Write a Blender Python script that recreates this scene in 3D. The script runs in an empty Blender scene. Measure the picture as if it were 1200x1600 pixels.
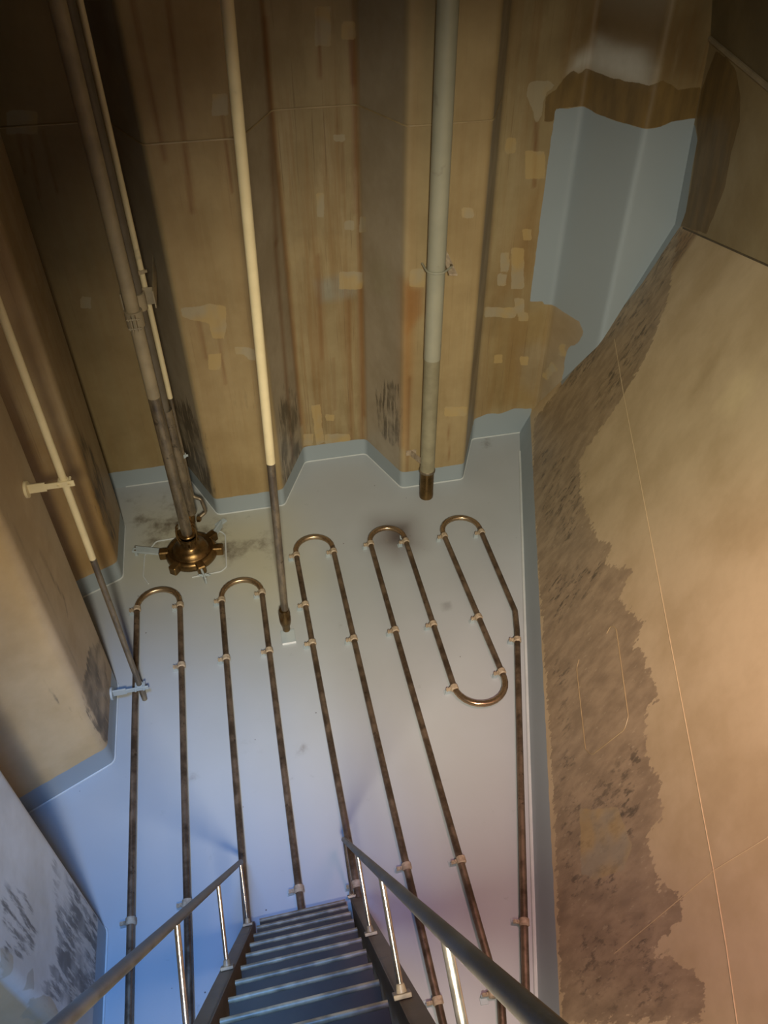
import bpy, math, random
import numpy as np
from mathutils import Vector, Matrix
random.seed(7)
rng = np.random.RandomState(3)

# ------------------------------------------------------------------ camera, light, exposure
H = 5.6                      # eye height above the tank floor, metres
F = 1194.546                 # focal length for a 1200x1600 frame
RW = np.array([[0.9766024867672805, -0.14705991401954935, 0.15691068965665356],
               [-0.21502261562903258, -0.6555738759369693, 0.7238702701154597],
               [-0.0035857506903321677, -0.7406728528017898, -0.6718562848663729]])
scn = bpy.context.scene
cam_data = bpy.data.cameras.new('camera')
cam = bpy.data.objects.new('camera', cam_data)
scn.collection.objects.link(cam)
M = Matrix(((RW[0][0], -RW[0][1], -RW[0][2], 0), (RW[1][0], -RW[1][1], -RW[1][2], 0),
            (RW[2][0], -RW[2][1], -RW[2][2], H), (0, 0, 0, 1)))
cam.matrix_world = M
cam_data.sensor_fit = 'VERTICAL'
cam_data.sensor_height = 36.0
cam_data.lens = 36.0 * F / 1600.0
cam_data.clip_start = 0.02
scn.camera = cam
scn.view_settings.view_transform = 'Standard'
scn.view_settings.look = 'None'
scn.view_settings.exposure = 0.0
scn.view_settings.gamma = 1.0
scn.view_settings.use_curve_mapping = False
world = bpy.data.worlds.new('world'); scn.world = world
world.use_nodes = True
world.node_tree.nodes['Background'].inputs[0].default_value = (0.62, 0.55, 0.42, 1)
world.node_tree.nodes['Background'].inputs[1].default_value = 0.055

def spot(name, loc, target, watts, col, angle, blend, radius):
    d = bpy.data.lights.new(name, 'SPOT'); d.energy = watts; d.color = col
    d.spot_size = math.radians(angle); d.spot_blend = blend; d.shadow_soft_size = radius
    o = bpy.data.objects.new(name, d); scn.collection.objects.link(o)
    o.location = Vector(loc) * H
    o.rotation_euler = (Vector(target) - Vector(loc)).to_track_quat('-Z', 'Y').to_euler()
    return o
spot('flood_lamp', (0.0, -0.20, 1.10), (0.42, 0.68, 0.08), 3000, (1.0, 0.90, 0.71), 80, 1.0, 0.18)
spot('added_blue_fill', (-0.08, 0.02, 1.22), (-0.27, 0.40, 0.0), 2000, (0.17, 0.42, 1.0), 42, 1.0, 0.34)  # added fill that tints the lower-left floor blue; source unseen
spot('added_pink_fill', (0.24, 0.10, 1.25), (0.42, 0.30, 0.05), 900, (1.0, 0.50, 0.50), 54, 1.0, 0.5)  # added pink fill for the mauve floor and lower right plate; source unseen

# ------------------------------------------------------------------ photo measurements -> real planes
def ray(px, py): return RW @ np.array([px - 600.0, py - 800.0, F])
CO = np.array([0, 0, 1.0])
def fl(px, py, z=0.0):
    d = ray(px, py); t = (z - 1) / d[2]; return (d[0] * t, d[1] * t, z)
def yp(px, py, Y):
    d = ray(px, py); t = Y / d[1]; return (d[0] * t, Y, 1 + d[2] * t)
def xp(px, py, X):
    d = ray(px, py); t = X / d[0]; return (X, d[1] * t, 1 + d[2] * t)
def proj(P):
    q = RW.T @ (np.array(P) - CO); return q[:2] / q[2] * F + np.array([600, 800.])
def zrow(x, y, row):
    zs = np.linspace(-.05, 1.1, 2301)
    P = np.stack([np.full_like(zs, x), np.full_like(zs, y), zs - 1]); q = RW.T @ P
    return float(zs[np.argmin(np.abs(q[1] / q[2] * F + 800 - row))])

# ------------------------------------------------------------------ materials
def lin(c):
    return tuple(((v / 255) / 12.92 if v / 255 <= .04045 else ((v / 255 + .055) / 1.055) ** 2.4) for v in c)
class NT:
    def __init__(s, name):
        s.m = bpy.data.materials.new(name); s.m.use_nodes = True; s.t = s.m.node_tree
        s.b = s.t.nodes['Principled BSDF']
        s.co = s.n('ShaderNodeTexCoord').outputs['Object']
    def n(s, k, **kw):
        x = s.t.nodes.new(k)
        for a, v in kw.items(): setattr(x, a, v)
        return x
    def set(s, sock, v):
        if isinstance(v, bpy.types.NodeSocket): s.t.links.new(v, sock)
        elif isinstance(v, (tuple, list)) and len(v) == 3 and sock.type == 'RGBA': sock.default_value = (*v, 1)
        else: sock.default_value = v
    def math(s, op, a, b=0.0, clamp=False):
        x = s.n('ShaderNodeMath', operation=op, use_clamp=clamp); s.set(x.inputs[0], a); s.set(x.inputs[1], b); return x.outputs[0]
    def mix(s, fac, a, b, mode='MIX'):
        x = s.n('ShaderNodeMix', data_type='RGBA', blend_type=mode); s.set(x.inputs[0], fac); s.set(x.inputs[6], a); s.set(x.inputs[7], b); return x.outputs[2]
    def noise(s, scale, detail=3, stretch=(1, 1, 1), rough=.55, rot=(0, 0, 0)):
        mp = s.n('ShaderNodeMapping'); s.t.links.new(s.co, mp.inputs[0]); mp.inputs['Scale'].default_value = stretch; mp.inputs['Rotation'].default_value = rot
        x = s.n('ShaderNodeTexNoise'); s.t.links.new(mp.outputs[0], x.inputs['Vector'])
        x.inputs['Scale'].default_value = scale; x.inputs['Detail'].default_value = detail; x.inputs['Roughness'].default_value = rough
        return x.outputs[0]
    def ramp(s, v, lo, hi, a=0.0, b=1.0):
        x = s.n('ShaderNodeMapRange', interpolation_type='SMOOTHSTEP'); s.set(x.inputs[0], v)
        x.inputs[1].default_value = lo; x.inputs[2].default_value = hi; x.inputs[3].default_value = a; x.inputs[4].default_value = b; return x.outputs[0]
    def attr(s, name):
        x = s.n('ShaderNodeAttribute', attribute_name=name); return x
    def fin(s, col, rough=.5, metal=0.0, bump=None, bs=.2, dist=.01, spec=None):
        s.set(s.b.inputs['Base Color'], col); s.set(s.b.inputs['Roughness'], rough); s.set(s.b.inputs['Metallic'], metal)
        if spec is not None: s.b.inputs['Specular IOR Level'].default_value = spec
        if bump is not None:
            x = s.n('ShaderNodeBump'); x.inputs['Strength'].default_value = bs; x.inputs['Distance'].default_value = dist
            s.set(x.inputs['Height'], bump); s.t.links.new(x.outputs[0], s.b.inputs['Normal'])
        return s.m

BLUE = lin((142, 153, 158))
def coated(name, streak_dir='z', brush_rot=(0, 0, 0), rustcol=(122, 84, 32), blue=BLUE):
    """tank coating: tint attribute + crisp paint layers given as signed distances (metres)"""
    t = NT(name)
    col = t.attr('tint').outputs['Color']
    mott = t.noise(1.6, 5); fine = t.noise(14, 4)
    st = t.noise(1.0, 4, (9, 9, .35), .6)
    st2 = t.noise(1.0, 3, (34, 34, .7), .6)
    col = t.mix(t.ramp(mott, .35, .68, 0, .45), col, (0.60, 0.54, 0.42), 'MULTIPLY')
    run = t.noise(1.0, 5, (5, 5, 1.1), .62)
    col = t.mix(t.math('MULTIPLY', t.ramp(run, .50, .70, 0, .5), t.math('ADD', t.attr('rust').outputs['Fac'], .12)), col, (0.52, 0.44, 0.28), 'MULTIPLY')
    col = t.mix(t.math('MULTIPLY', t.ramp(run, .44, .30, 0, .35), t.attr('rust').outputs['Fac']), col, lin((178, 164, 132)))
    col = t.mix(t.ramp(fine, .3, .7, 0, .10), col, (0.6, 0.55, 0.5), 'MULTIPLY')
    # rust runs
    ru = t.attr('rust').outputs['Fac']
    rm = t.math('MULTIPLY', ru, t.ramp(st, .44, .66))
    col = t.mix(t.math('MULTIPLY', rm, .62), col, lin(rustcol))
    rm2 = t.math('MULTIPLY', ru, t.ramp(st2, .60, .68))
    col = t.mix(t.math('MULTIPLY', rm2, .55), col, lin((78, 50, 20)))
    jag = t.math('MULTIPLY', t.math('SUBTRACT', t.noise(9, 5), .5), .10)
    jag2 = t.math('MULTIPLY', t.math('SUBTRACT', t.noise(1, 4, (30, 30, 5), .6, brush_rot), .5), .16)
    # broad grey brush smear with ragged ends
    sm = t.ramp(t.math('ADD', t.attr('smear').outputs['Fac'], t.math('ADD', jag, jag2)), -.004, .006)
    s1 = t.noise(1.0, 5, (10, 10, 2.2), .6, brush_rot)
    smc = t.mix(t.ramp(s1, .3, .7), lin((140, 122, 96)), lin((168, 148, 118)))
    col = t.mix(sm, col, smc)
    # dark brush marks
    dk = t.attr('dark').outputs['Fac']
    s2 = t.noise(1.0, 5, (22, 22, 3.5), .65, brush_rot)
    s3 = t.noise(3.2, 3)
    dm = t.math('MULTIPLY', t.ramp(t.math('ADD', s2, t.math('MULTIPLY', dk, .28)), .60, .74), t.ramp(dk, .05, .45))
    dm = t.math('MULTIPLY', dm, t.ramp(s3, .25, .60))
    col = t.mix(t.math('MULTIPLY', dm, .82), col, lin((74, 66, 52)))
    # light scratches inside smear
    s4 = t.noise(1.0, 2, (46, 46, 5), .5, brush_rot)
    lm = t.math('MULTIPLY', sm, t.ramp(s4, .66, .72))
    col = t.mix(t.math('MULTIPLY', lm, .35), col, lin((196, 180, 148)))
    # old dark brown primer
    bm = t.ramp(t.math('ADD', t.attr('brown').outputs['Fac'], t.math('MULTIPLY', jag, .35)), -.003, .003)
    col = t.mix(t.math('MULTIPLY', bm, .85), col, t.mix(t.ramp(s1, .3, .7), lin((88, 68, 30)), lin((114, 90, 44))))
    # touched-up patches
    pm = t.ramp(t.math('ADD', t.attr('patch').outputs['Fac'], t.math('MULTIPLY', jag, .5)), -.004, .004)
    pc = t.mix(t.ramp(t.noise(3, 2), .4, .6), lin((176, 152, 100)), lin((160, 152, 128)))
    col = t.mix(t.math('MULTIPLY', pm, .62), col, pc)
    # fresh blue-grey paint
    bl = t.ramp(t.math('ADD', t.attr('blue').outputs['Fac'], t.math('MULTIPLY', jag, .25)), -.003, .003)
    col = t.mix(bl, col, blue)
    ro = t.math('ADD', t.ramp(mott, .3, .7, .42, .60), t.math('MULTIPLY', bl, -.10))
    return t.fin(col, ro, 0, t.math('ADD', t.math('MULTIPLY', t.noise(.9, 2), 3.0), t.math('MULTIPLY', t.noise(30, 3), .12)), .22, .012)

def floor_mat():
    t = NT('floor_paint')
    col = t.attr('tint').outputs['Color']
    mott = t.noise(1.1, 4)
    col = t.mix(t.ramp(mott, .35, .7, 0, .16), col, (.70, .68, .60), 'MULTIPLY')
    sc = t.noise(5, 6, (1, 1, 1), .7)
    dk = t.attr('dark').outputs['Fac']
    col = t.mix(t.ramp(sc, .64, .74, 0, .30), col, lin((104, 106, 102)))
    col = t.mix(t.math('MULTIPLY', t.ramp(t.math('ADD', t.noise(3.2, 5, rough=.65), t.math('MULTIPLY', dk, .3)), .55, .85), t.ramp(dk, 0, .4)), col, lin((96, 88, 74)))
    v = t.n('ShaderNodeTexVoronoi'); t.t.links.new(t.co, v.inputs['Vector']); v.inputs['Scale'].default_value = 4.2
    col = t.mix(t.ramp(v.outputs['Distance'], .030, .018), col, lin((88, 80, 76)))
    return t.fin(col, t.ramp(mott, .3, .7, .34, .48), 0, t.math('ADD', t.math('MULTIPLY', t.noise(2, 3), 1.5), t.math('MULTIPLY', t.noise(60, 3), .1)), .10, .01)

def metal(name, c1, c2, rough=(.3, .5), metalness=.85, sc=9, st=(1, 1, 1), spots=None):
    t = NT(name)
    a = t.noise(sc, 5, st, .65)
    col = t.mix(t.ramp(a, .35, .65), lin(c1), lin(c2))
    if spots is not None:
        col = t.mix(t.ramp(t.noise(sc * 2.3, 4, rough=.7), .60, .68, 0, .7), col, lin(spots))
    return t.fin(col, t.ramp(a, .3, .7, rough[0], rough[1]), metalness, t.noise(90, 3), .08, .003)
def painted(name, c1, c2, rough=.5, spots=None, sc=6):
    t = NT(name)
    a = t.noise(sc, 4)
    col = t.mix(t.ramp(a, .3, .7), lin(c1), lin(c2))
    if spots is not None:
        col = t.mix(t.ramp(t.noise(4.5, 3, rough=.5), .66, .72, 0, .55), col, lin(spots))
    return t.fin(col, rough, 0, t.noise(40, 3), .10, .004)

M_BACK = coated('bulkhead_coating')
M_LEFT = coated('side_bulkhead_coating')
M_RIGHT = coated('hopper_coating', brush_rot=(math.radians(38), 0, 0))
M_FLOOR = floor_mat()
M_COIL = metal('coil_steel', (98, 84, 70), (142, 124, 104), (.30, .48), .75, 7, (1, 1, 1), (70, 58, 46))
M_BEND = metal('bent_coil_steel', (150, 126, 98), (172, 150, 120), (.22, .34), .85, 6)
M_CLAMP = painted('clamp_compound', (140, 124, 102), (176, 160, 136), .6, None, 30)
M_BRONZE = metal('brown_bronze', (104, 82, 50), (136, 108, 68), (.25, .42), .9, 5, (1, 1, 1), (82, 64, 40))
M_DULLPIPE = metal('dull_steel_pipe', (108, 98, 84), (150, 136, 112), (.35, .55), .65, 4, (3, 3, 1), (76, 66, 52))
M_CREAM = painted('cream_pipe_coating', (214, 200, 160), (204, 190, 150), .42, (132, 124, 100))
M_TAUPE = painted('taupe_pipe_coating', (158, 144, 116), (140, 128, 104), .5)
M_GREYPIPE = painted('grey_green_pipe_coating', (150, 150, 132), (162, 160, 140), .38, (132, 128, 110), 2.5)
M_DARKPIPE = painted('dark_grey_pipe_coating', (104, 96, 82), (92, 84, 70), .5)
M_BLUESTEEL = painted('blue_grey_bracket_paint', (150, 164, 170), (166, 176, 178), .5)
M_CHROME = metal('worn_stainless_tube', (176, 168, 156), (206, 200, 190), (.18, .30), .95, 8)
M_RAIL = metal('dark_rail_pipe', (92, 86, 80), (112, 106, 98), (.42, .55), .55, 8)
M_STRING = painted('dusty_stringer_paint', (98, 82, 60), (118, 101, 76), .5, (66, 60, 52), 3)
M_NOSE = painted('worn_tread_nosing', (168, 150, 118), (112, 98, 76), .45, (92, 84, 72), 14)
M_TREAD = painted('dark_tread_paint', (54, 40, 26), (66, 51, 34), .6)
M_WHITE = painted('white_edge', (226, 230, 232), (214, 218, 222), .4)
M_BEAD = painted('pale_weld_bead', (190, 196, 196), (180, 186, 186), .3)
M_BEADTAN = painted('tan_weld_bead', (170, 150, 112), (150, 130, 94), .45)
M_BEADCREAM = painted('cream_weld_bead', (192, 172, 136), (182, 162, 126), .6)
M_BEADDARK = painted('dark_weld_bead', (96, 84, 62), (80, 70, 52), .6)

# ------------------------------------------------------------------ mesh builders (units of H in, metres out)
class MB:
    def __init__(s): s.v = []; s.f = []; s.mi = []; s.cur = 0
    def add(s, vs, fs):
        o = len(s.v); s.v += [tuple(float(c) for c in p) for p in vs]; s.f += [tuple(i + o for i in f) for f in fs]; s.mi += [s.cur] * len(fs)
        return s
    def box(s, c, size, ax=None, bevel=True):
        ax = np.eye(3) if ax is None else np.array(ax)
        h = np.array(size) / 2; c = np.array(c); b = min(h) * .25 if bevel else 0
        if b <= 0:
            vs = [c + ax.T @ (h * np.array(k)) for k in [(-1,-1,-1),(1,-1,-1),(1,1,-1),(-1,1,-1),(-1,-1,1),(1,-1,1),(1,1,1),(-1,1,1)]]
            return s.add(vs, [(0,3,2,1),(4,5,6,7),(0,1,5,4),(1,2,6,5),(2,3,7,6),(3,0,4,7)])
        vs = []; idx = {}
        for sx in (-1, 1):
            for sy in (-1, 1):
                for sz in (-1, 1):
                    for a in range(3):
                        q = np.array([sx, sy, sz]) * (h - b); q[a] = np.array([sx, sy, sz])[a] * h[a]
                        idx[(sx, sy, sz, a)] = len(vs); vs.append(c + ax.T @ q)
        fs = []
        for a in range(3):
            u, w = [k for k in range(3) if k != a]
            for sg in (-1, 1):
                r = []
                for (p, q) in ((-1,-1),(1,-1),(1,1),(-1,1)):
                    k = [0,0,0]; k[a] = sg; k[u] = p; k[w] = q; r.append(idx[(*k, a)])
                if (sg > 0) == (a == 1): r = r[::-1]
                fs.append(r)
        for a in range(3):
            u, w = [k for k in range(3) if k != a]
            for p in (-1, 1):
                for q in (-1, 1):
                    k0 = [0,0,0]; k0[a] = -1; k0[u] = p; k0[w] = q; k1 = list(k0); k1[a] = 1
                    r = [idx[(*k0, u)], idx[(*k1, u)], idx[(*k1, w)], idx[(*k0, w)]]
                    if (p * q > 0) == (a != 1): pass
                    else: r = r[::-1]
                    fs.append(r)
        for sx in (-1, 1):
            for sy in (-1, 1):
                for sz in (-1, 1):
                    r = [idx[(sx, sy, sz, a)] for a in range(3)]
                    if sx * sy * sz < 0: r = r[::-1]
                    fs.append(r)
        return s.add(vs, fs)
    def tube(s, pts, r, n=16, cap=True, closed=False):
        P = [np.array(p, float) for p in pts]; N = len(P)
        rr = r if hasattr(r, '__len__') else [r] * N
        T = []
        for i in range(N):
            if closed: t = P[(i + 1) % N] - P[i - 1]
            else: t = P[min(i + 1, N - 1)] - P[max(i - 1, 0)]
            T.append(t / (np.linalg.norm(t) + 1e-12))
        a = np.array([0, 0, 1.]) if abs(T[0][2]) < .9 else np.array([1., 0, 0])
        u = np.cross(T[0], a); u /= np.linalg.norm(u)
        vs = []
        for i in range(N):
            u = u - T[i] * (u @ T[i]); u /= np.linalg.norm(u); w = np.cross(T[i], u)
            for k in range(n):
                an = 2 * math.pi * k / n; vs.append(P[i] + rr[i] * (math.cos(an) * u + math.sin(an) * w))
        fs = []
        for i in range(N if closed else N - 1):
            j = (i + 1) % N
            for k in range(n):
                k2 = (k + 1) % n; fs.append((i * n + k, i * n + k2, j * n + k2, j * n + k))
        if cap and not closed:
            fs.append(tuple(range(n))[::-1]); fs.append(tuple((N - 1) * n + k for k in range(n)))
        return s.add(vs, fs)
    def lathe(s, c, prof, n=40, ax=(0, 0, 1)):
        c = np.array(c); ax = np.array(ax, float); ax /= np.linalg.norm(ax)
        a = np.array([1., 0, 0]) if abs(ax[0]) < .9 else np.array([0, 1., 0])
        u = np.cross(ax, a); u /= np.linalg.norm(u); w = np.cross(ax, u)
        vs = []
        for (r, h) in prof:
            for k in range(n):
                an = 2 * math.pi * k / n; vs.append(c + ax * h + r * (math.cos(an) * u + math.sin(an) * w))
        fs = []
        for i in range(len(prof) - 1):
            for k in range(n):
                k2 = (k + 1) % n; fs.append((i * n + k, i * n + k2, (i + 1) * n + k2, (i + 1) * n + k))
        if prof[0][0] > 1e-6: fs.append(tuple(range(n))[::-1])
        if prof[-1][0] > 1e-6: fs.append(tuple((len(prof) - 1) * n + k for k in range(n)))
        return s.add(vs, fs)
    def build(s, name, mats, parent=None, smooth=True, origin=None, ang=38):
        me = bpy.data.meshes.new(name)
        o = bpy.data.objects.new(name, me); scn.collection.objects.link(o)
        V = np.array(s.v) * H
        org = np.zeros(3)
        if parent is not None: org = np.array(parent['_org']) if '_org' in parent else np.zeros(3)
        elif origin is not None: org = np.array(origin) * H; o.location = org
        me.from_pydata([tuple(p) for p in (V - org)], [], s.f)
        for m in (mats if isinstance(mats, (list, tuple)) else [mats]): me.materials.append(m)
        me.polygons.foreach_set('material_index', s.mi)
        if smooth:
            me.polygons.foreach_set('use_smooth', [True] * len(me.polygons))
            try: me.set_sharp_from_angle(angle=math.radians(ang))
            except Exception: pass
        me.update()
        if parent is not None: o.parent = parent; o['_org'] = list(org)
        return o
ALL = []
def thing(name, label, cat, org, group=None):
    o = bpy.data.objects.new(name, None); scn.collection.objects.link(o)
    o.location = Vector(org) * H; o['_org'] = [c * H for c in org]
    o['label'] = label; o['category'] = cat
    if group: o['group'] = group
    o.empty_display_size = .1
    return o
def struct(o): o['kind'] = 'structure'; return o

def smooth_path(pts, rad, n=8):
    """polyline with rounded corners"""
    out = [np.array(pts[0], float)]
    for i in range(1, len(pts) - 1):
        a, b, c = [np.array(pts[k], float) for k in (i - 1, i, i + 1)]
        u = (a - b); w = (c - b); lu = np.linalg.norm(u); lw = np.linalg.norm(w); u /= lu; w /= lw
        ang = math.acos(max(-1, min(1, u @ w)))
        if ang > 3.10: out.append(b); continue
        d = min(rad / math.tan(ang / 2), lu * .49, lw * .49)
        p0 = b + u * d; p1 = b + w * d
        for k in range(n + 1):
            t = k / n; out.append((1 - t) ** 2 * p0 + 2 * t * (1 - t) * b + t * t * p1)
    out.append(np.array(pts[-1], float)); return out

# ------------------------------------------------------------------ painted surfaces
def sdf(P, poly):
    """signed distance, positive inside"""
    poly = np.array(poly, float); d = np.full(len(P), 1e9); ins = np.zeros(len(P), bool)
    n = len(poly)
    for i in range(n):
        a = poly[i]; b = poly[(i + 1) % n]; e = b - a; w = P - a
        t = np.clip((w @ e) / (e @ e + 1e-12), 0, 1)
        d = np.minimum(d, ((w - t[:, None] * e) ** 2).sum(1))
        c1 = (a[1] > P[:, 1]) != (b[1] > P[:, 1])
        with np.errstate(divide='ignore', invalid='ignore'):
            xx = (b[0] - a[0]) * (P[:, 1] - a[1]) / (b[1] - a[1] + 1e-15) + a[0]
        ins ^= c1 & (P[:, 0] < xx)
    d = np.sqrt(d); return np.where(ins, d, -d)
class Surf:
    """vertex grids in H units; uv = 2-D paint coordinates of every vertex"""
    def __init__(s): s.V = []; s.F = []; s.UV = []; s.n = 0
    def grid(s, P, UV):
        a, b = P.shape[:2]
        s.V.append(P.reshape(-1, 3)); s.UV.append(UV.reshape(-1, 2))
        i = np.arange(a * b).reshape(a, b) + s.n
        f = np.stack([i[:-1, :-1], i[1:, :-1], i[1:, 1:], i[:-1, 1:]], -1).reshape(-1, 4); s.F.append(f); s.n += a * b
    def done(s):
        s.V = np.concatenate(s.V); s.UV = np.concatenate(s.UV) ; s.F = np.concatenate(s.F)
        N = len(s.V); s.tint = np.zeros((N, 3)); s.at = {k: np.full(N, -1.0) for k in ('blue', 'smear', 'brown', 'patch')}
        s.at['rust'] = np.zeros(N); s.at['dark'] = np.zeros(N)
    def near(s, poly, m):
        q = np.array(poly); lo = q.min(0) - m; hi = q.max(0) + m
        return np.where(((s.UV > lo) & (s.UV < hi)).all(1))[0]
    def crisp(s, key, poly):
        i = s.near(poly, .06)
        if len(i): s.at[key][i] = np.maximum(s.at[key][i], sdf(s.UV[i], poly) * H)
    def soft(s, key, poly, val, w=.02):
        i = s.near(poly, w)
        if not len(i): return
        a = np.clip(sdf(s.UV[i], poly) / w * .5 + .5, 0, 1); a = a * a * (3 - 2 * a)
        if key == 'tint': s.tint[i] = s.tint[i] * (1 - a[:, None] * val[1]) + np.array(lin(val[0])) * a[:, None] * val[1]
        else: s.at[key][i] = np.maximum(s.at[key][i], a * val)
    def line(s, pts, w, col, alpha):
        for a, b in zip(pts[:-1], pts[1:]):
            a = np.array(a); b = np.array(b); i = s.near([a, b], w * 2)
            if not len(i): continue
            e = b - a; q = s.UV[i] - a; t = np.clip((q @ e) / (e @ e), 0, 1)
            d = np.linalg.norm(q - t[:, None] * e, axis=1); al = np.clip(1 - d / w, 0, 1) * alpha
            s.tint[i] = s.tint[i] * (1 - al[:, None]) + np.array(lin(col)) * al[:, None]
    def build(s, name, mat, smooth=True):
        me = bpy.data.meshes.new(name); me.from_pydata((s.V * H).tolist(), [], s.F.tolist()); me.materials.append(mat)
        if smooth: me.polygons.foreach_set('use_smooth', [True] * len(me.polygons))
        a = me.color_attributes.new('tint', 'FLOAT_COLOR', 'POINT')
        a.data.foreach_set('color', np.concatenate([s.tint, np.ones((len(s.tint), 1))], 1).ravel().astype(np.float32))
        for k, v in s.at.items():
            q = me.attributes.new(k, 'FLOAT', 'POINT'); q.data.foreach_set('value', v.astype(np.float32))
        me.update()
        o = bpy.data.objects.new(name, me); scn.collection.objects.link(o); return struct(o)

def round_profile(pts, r, n=5): return smooth_path([(*p, 0) for p in pts], r, n)
def resample(path, step):
    out = [np.array(path[0])]
    for a, b in zip(path[:-1], path[1:]):
        L = np.linalg.norm(np.array(b) - a); k = max(1, int(math.ceil(L / step)))
        for i in range(1, k + 1): out.append(np.array(a) + (np.array(b) - a) * i / k)
    return np.array(out)
ZT = 1.22
STEP = .0042
def sweep_wall(prof, zlist):
    S = Surf(); P = np.zeros((len(prof), len(zlist), 3))
    P[:, :, 0] = prof[:, 0:1]; P[:, :, 1] = prof[:, 1:2]; P[:, :, 2] = zlist[None, :]
    return S, P
ZL = np.concatenate([np.arange(0, .9, STEP), np.linspace(.9, ZT, 24)])

# ---- back bulkhead (corrugated)
YF, YB = 1.140, 1.266
BP = [(-.460, YB), (-.135, YB), (-.083, YF), (.047, YF), (.105, YB), (.235, YB), (.283, YF), (.412, YF), (.470, YB), (.609, YB), (.657, YF), (.790, YF), (.850, YB), (1.0, YB)]
bprof = resample(round_profile(BP, .012), STEP)
def segs_hit(px, py, prof):
    """first hit of the pixel ray with the vertical corrugated sheet"""
    d = ray(px, py); best = None
    for (x0, y0), (x1, y1) in zip(prof[:-1], prof[1:]):
        A = np.array([[d[0], -(x1 - x0)], [d[1], -(y1 - y0)]]); 
        if abs(np.linalg.det(A)) < 1e-9: continue
        t, u = np.linalg.solve(A, [x0, y0])
        if t > 0 and -.02 <= u <= 1.02 and (best is None or t < best[0]): best = (t, d * t + CO)
    return best[1]
def bk(pts): return [tuple(segs_hit(x, y, BP)[[0, 2]]) for x, y in pts]
def rect(x0, y0, x1, y1): return [(x0, y0), (x1, y0), (x1, y1), (x0, y1)]
S, P = sweep_wall(bprof, ZL); S.grid(P, P[:, :, [0, 2]].copy()); S.done()
x = S.V[:, 0]; y = S.V[:, 1]
fl_c = np.array(lin((152, 136, 100))); web_c = np.array(lin((160, 149, 128)))
isweb = np.clip(1 - np.minimum(np.abs(y - YF), np.abs(y - YB)) / .012, 0, 1)[:, None]
S.tint[:] = web_c * (1 - isweb) + fl_c * isweb
S.at['blue'][:] = (.040 - S.V[:, 2]) * H
flat = isweb[:, 0]
S.at['rust'][:] = flat * (.22 + .45 * np.clip((x > .105) & (x < .24), 0, 1)) * np.clip((.95 - S.V[:, 2]) / .3, .25, 1)
m = x > .47; S.at['rust'][m] = .42 * flat[m]
# face-specific tints
def facetint(lo, hi, c, a):
    m = (x > lo) & (x < hi); S.tint[m] = S.tint[m] * (1 - a) + np.array(lin(c)) * a
facetint(-.46, -.135, (140, 122, 84), .8)
facetint(.285, .412, (166, 146, 106), .6)
facetint(-.08, .047, (164, 142, 100), .6)
for q in [(521,210,538,221),(495,302,506,339),(538,345,553,360),(562,339,571,362),(722,325,739,340),(534,32,555,62),(492,10,517,73),(332,146,356,180),
          (126,464,142,481),(326,553,345,578),(509,648,522,658),(474,678,489,696),(509,678,547,694),(695,636,731,650),(772,554,785,567),(757,480,806,496),
          (804,466,819,489),(810,489,825,502),(799,387,819,451),(782,395,795,425),(778,429,791,447),(813,557,825,571),(874,536,885,556),(821,236,851,279),
          (790,215,806,240),(817,358,831,375),(10,172,60,210),(530,425,566,452),(640,420,663,449)]:
    S.crisp('patch', bk(rect(*q)))
for q in [[(281,480),(310,478),(330,474),(352,478),(354,510),(350,530),(332,528),(328,505),(300,500),(285,496)],
          [(367,541),(385,542),(400,547),(402,563),(388,562),(380,555),(368,553)], [(486,633),(500,632),(506,690),(495,696)],
          [(862,566),(870,577),(855,596),(847,586)], [(827,128),(857,126),(866,135),(855,143),(849,158),(847,180),(838,195),(831,169),(823,150)]]:
    S.crisp('patch', bk(q))
S.soft('tint', bk([(450,385),(470,372),(520,366),(548,372),(560,400),(556,440),(500,445),(490,410),(470,400),(455,430)]), ((170, 152, 112), .35), .006)
S.soft('tint', bk([(492,440),(530,430),(560,440),(552,465),(500,472)]), ((150, 152, 140), .7), .010)
S.soft('tint', bk([(580,410),(600,400),(615,440),(610,468),(582,455)]), ((158, 150, 124), .6), .006)
S.soft('tint', bk([(636,450),(660,450),(660,490),(636,520)]), ((146, 96, 44), .6), .010)
S.soft('tint', bk([(630,440),(645,440),(645,560),(632,700),(628,700)]), ((150, 100, 36), .55), .012)
S.soft('tint', bk([(812,545),(840,535),(860,550),(850,590),(835,620),(815,600)]), ((156, 152, 136), .6), .018)
S.soft('tint', bk([(828,300),(850,290),(835,420),(770,480),(790,400)]), ((140, 106, 56), .5), .03)
S.soft('tint', bk([(850,482),(905,500),(905,530),(880,560),(850,640),(760,640),(770,500)]), ((146, 118, 66), .4), .02)
S.soft('tint', bk([(905,2),(1109,2),(1108,130),(1030,130),(1000,90),(940,70),(890,110),(880,60)]), ((104, 80, 40), .75), .04)  # brown coat, darkened further for the light falling off up here
S.soft('tint', bk([(890,112),(898,92),(925,72),(935,60),(960,72),(1000,80),(1018,108),(1014,136),(980,126),(945,114),(915,108)]), ((196, 196, 188), .9), .014)
for q in [[(853,150),(870,140),(882,120),(895,110),(905,116),(915,108),(945,118),(980,127),(1015,134),(1035,125),(1060,140),(1095,135),(1100,160),(1090,190),(1050,190),(1030,199),(1005,201),(965,190),(932,178),(912,166),(868,170),(865,190),(850,190)]]:
    S.crisp('brown', bk(q))
S.crisp('blue', bk([(868,170),(888,170),(912,166),(932,178),(965,190),(1005,201),(1030,199),(1050,190),(1084,184),(1110,190),(1090,350),(1000,500),(905,620),(878,596),(884,560),(886,545),(905,535),(912,518),(905,502),(893,495),(870,480),(858,476),(850,476),(848,471),(828,471),(847,320)]))
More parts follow.
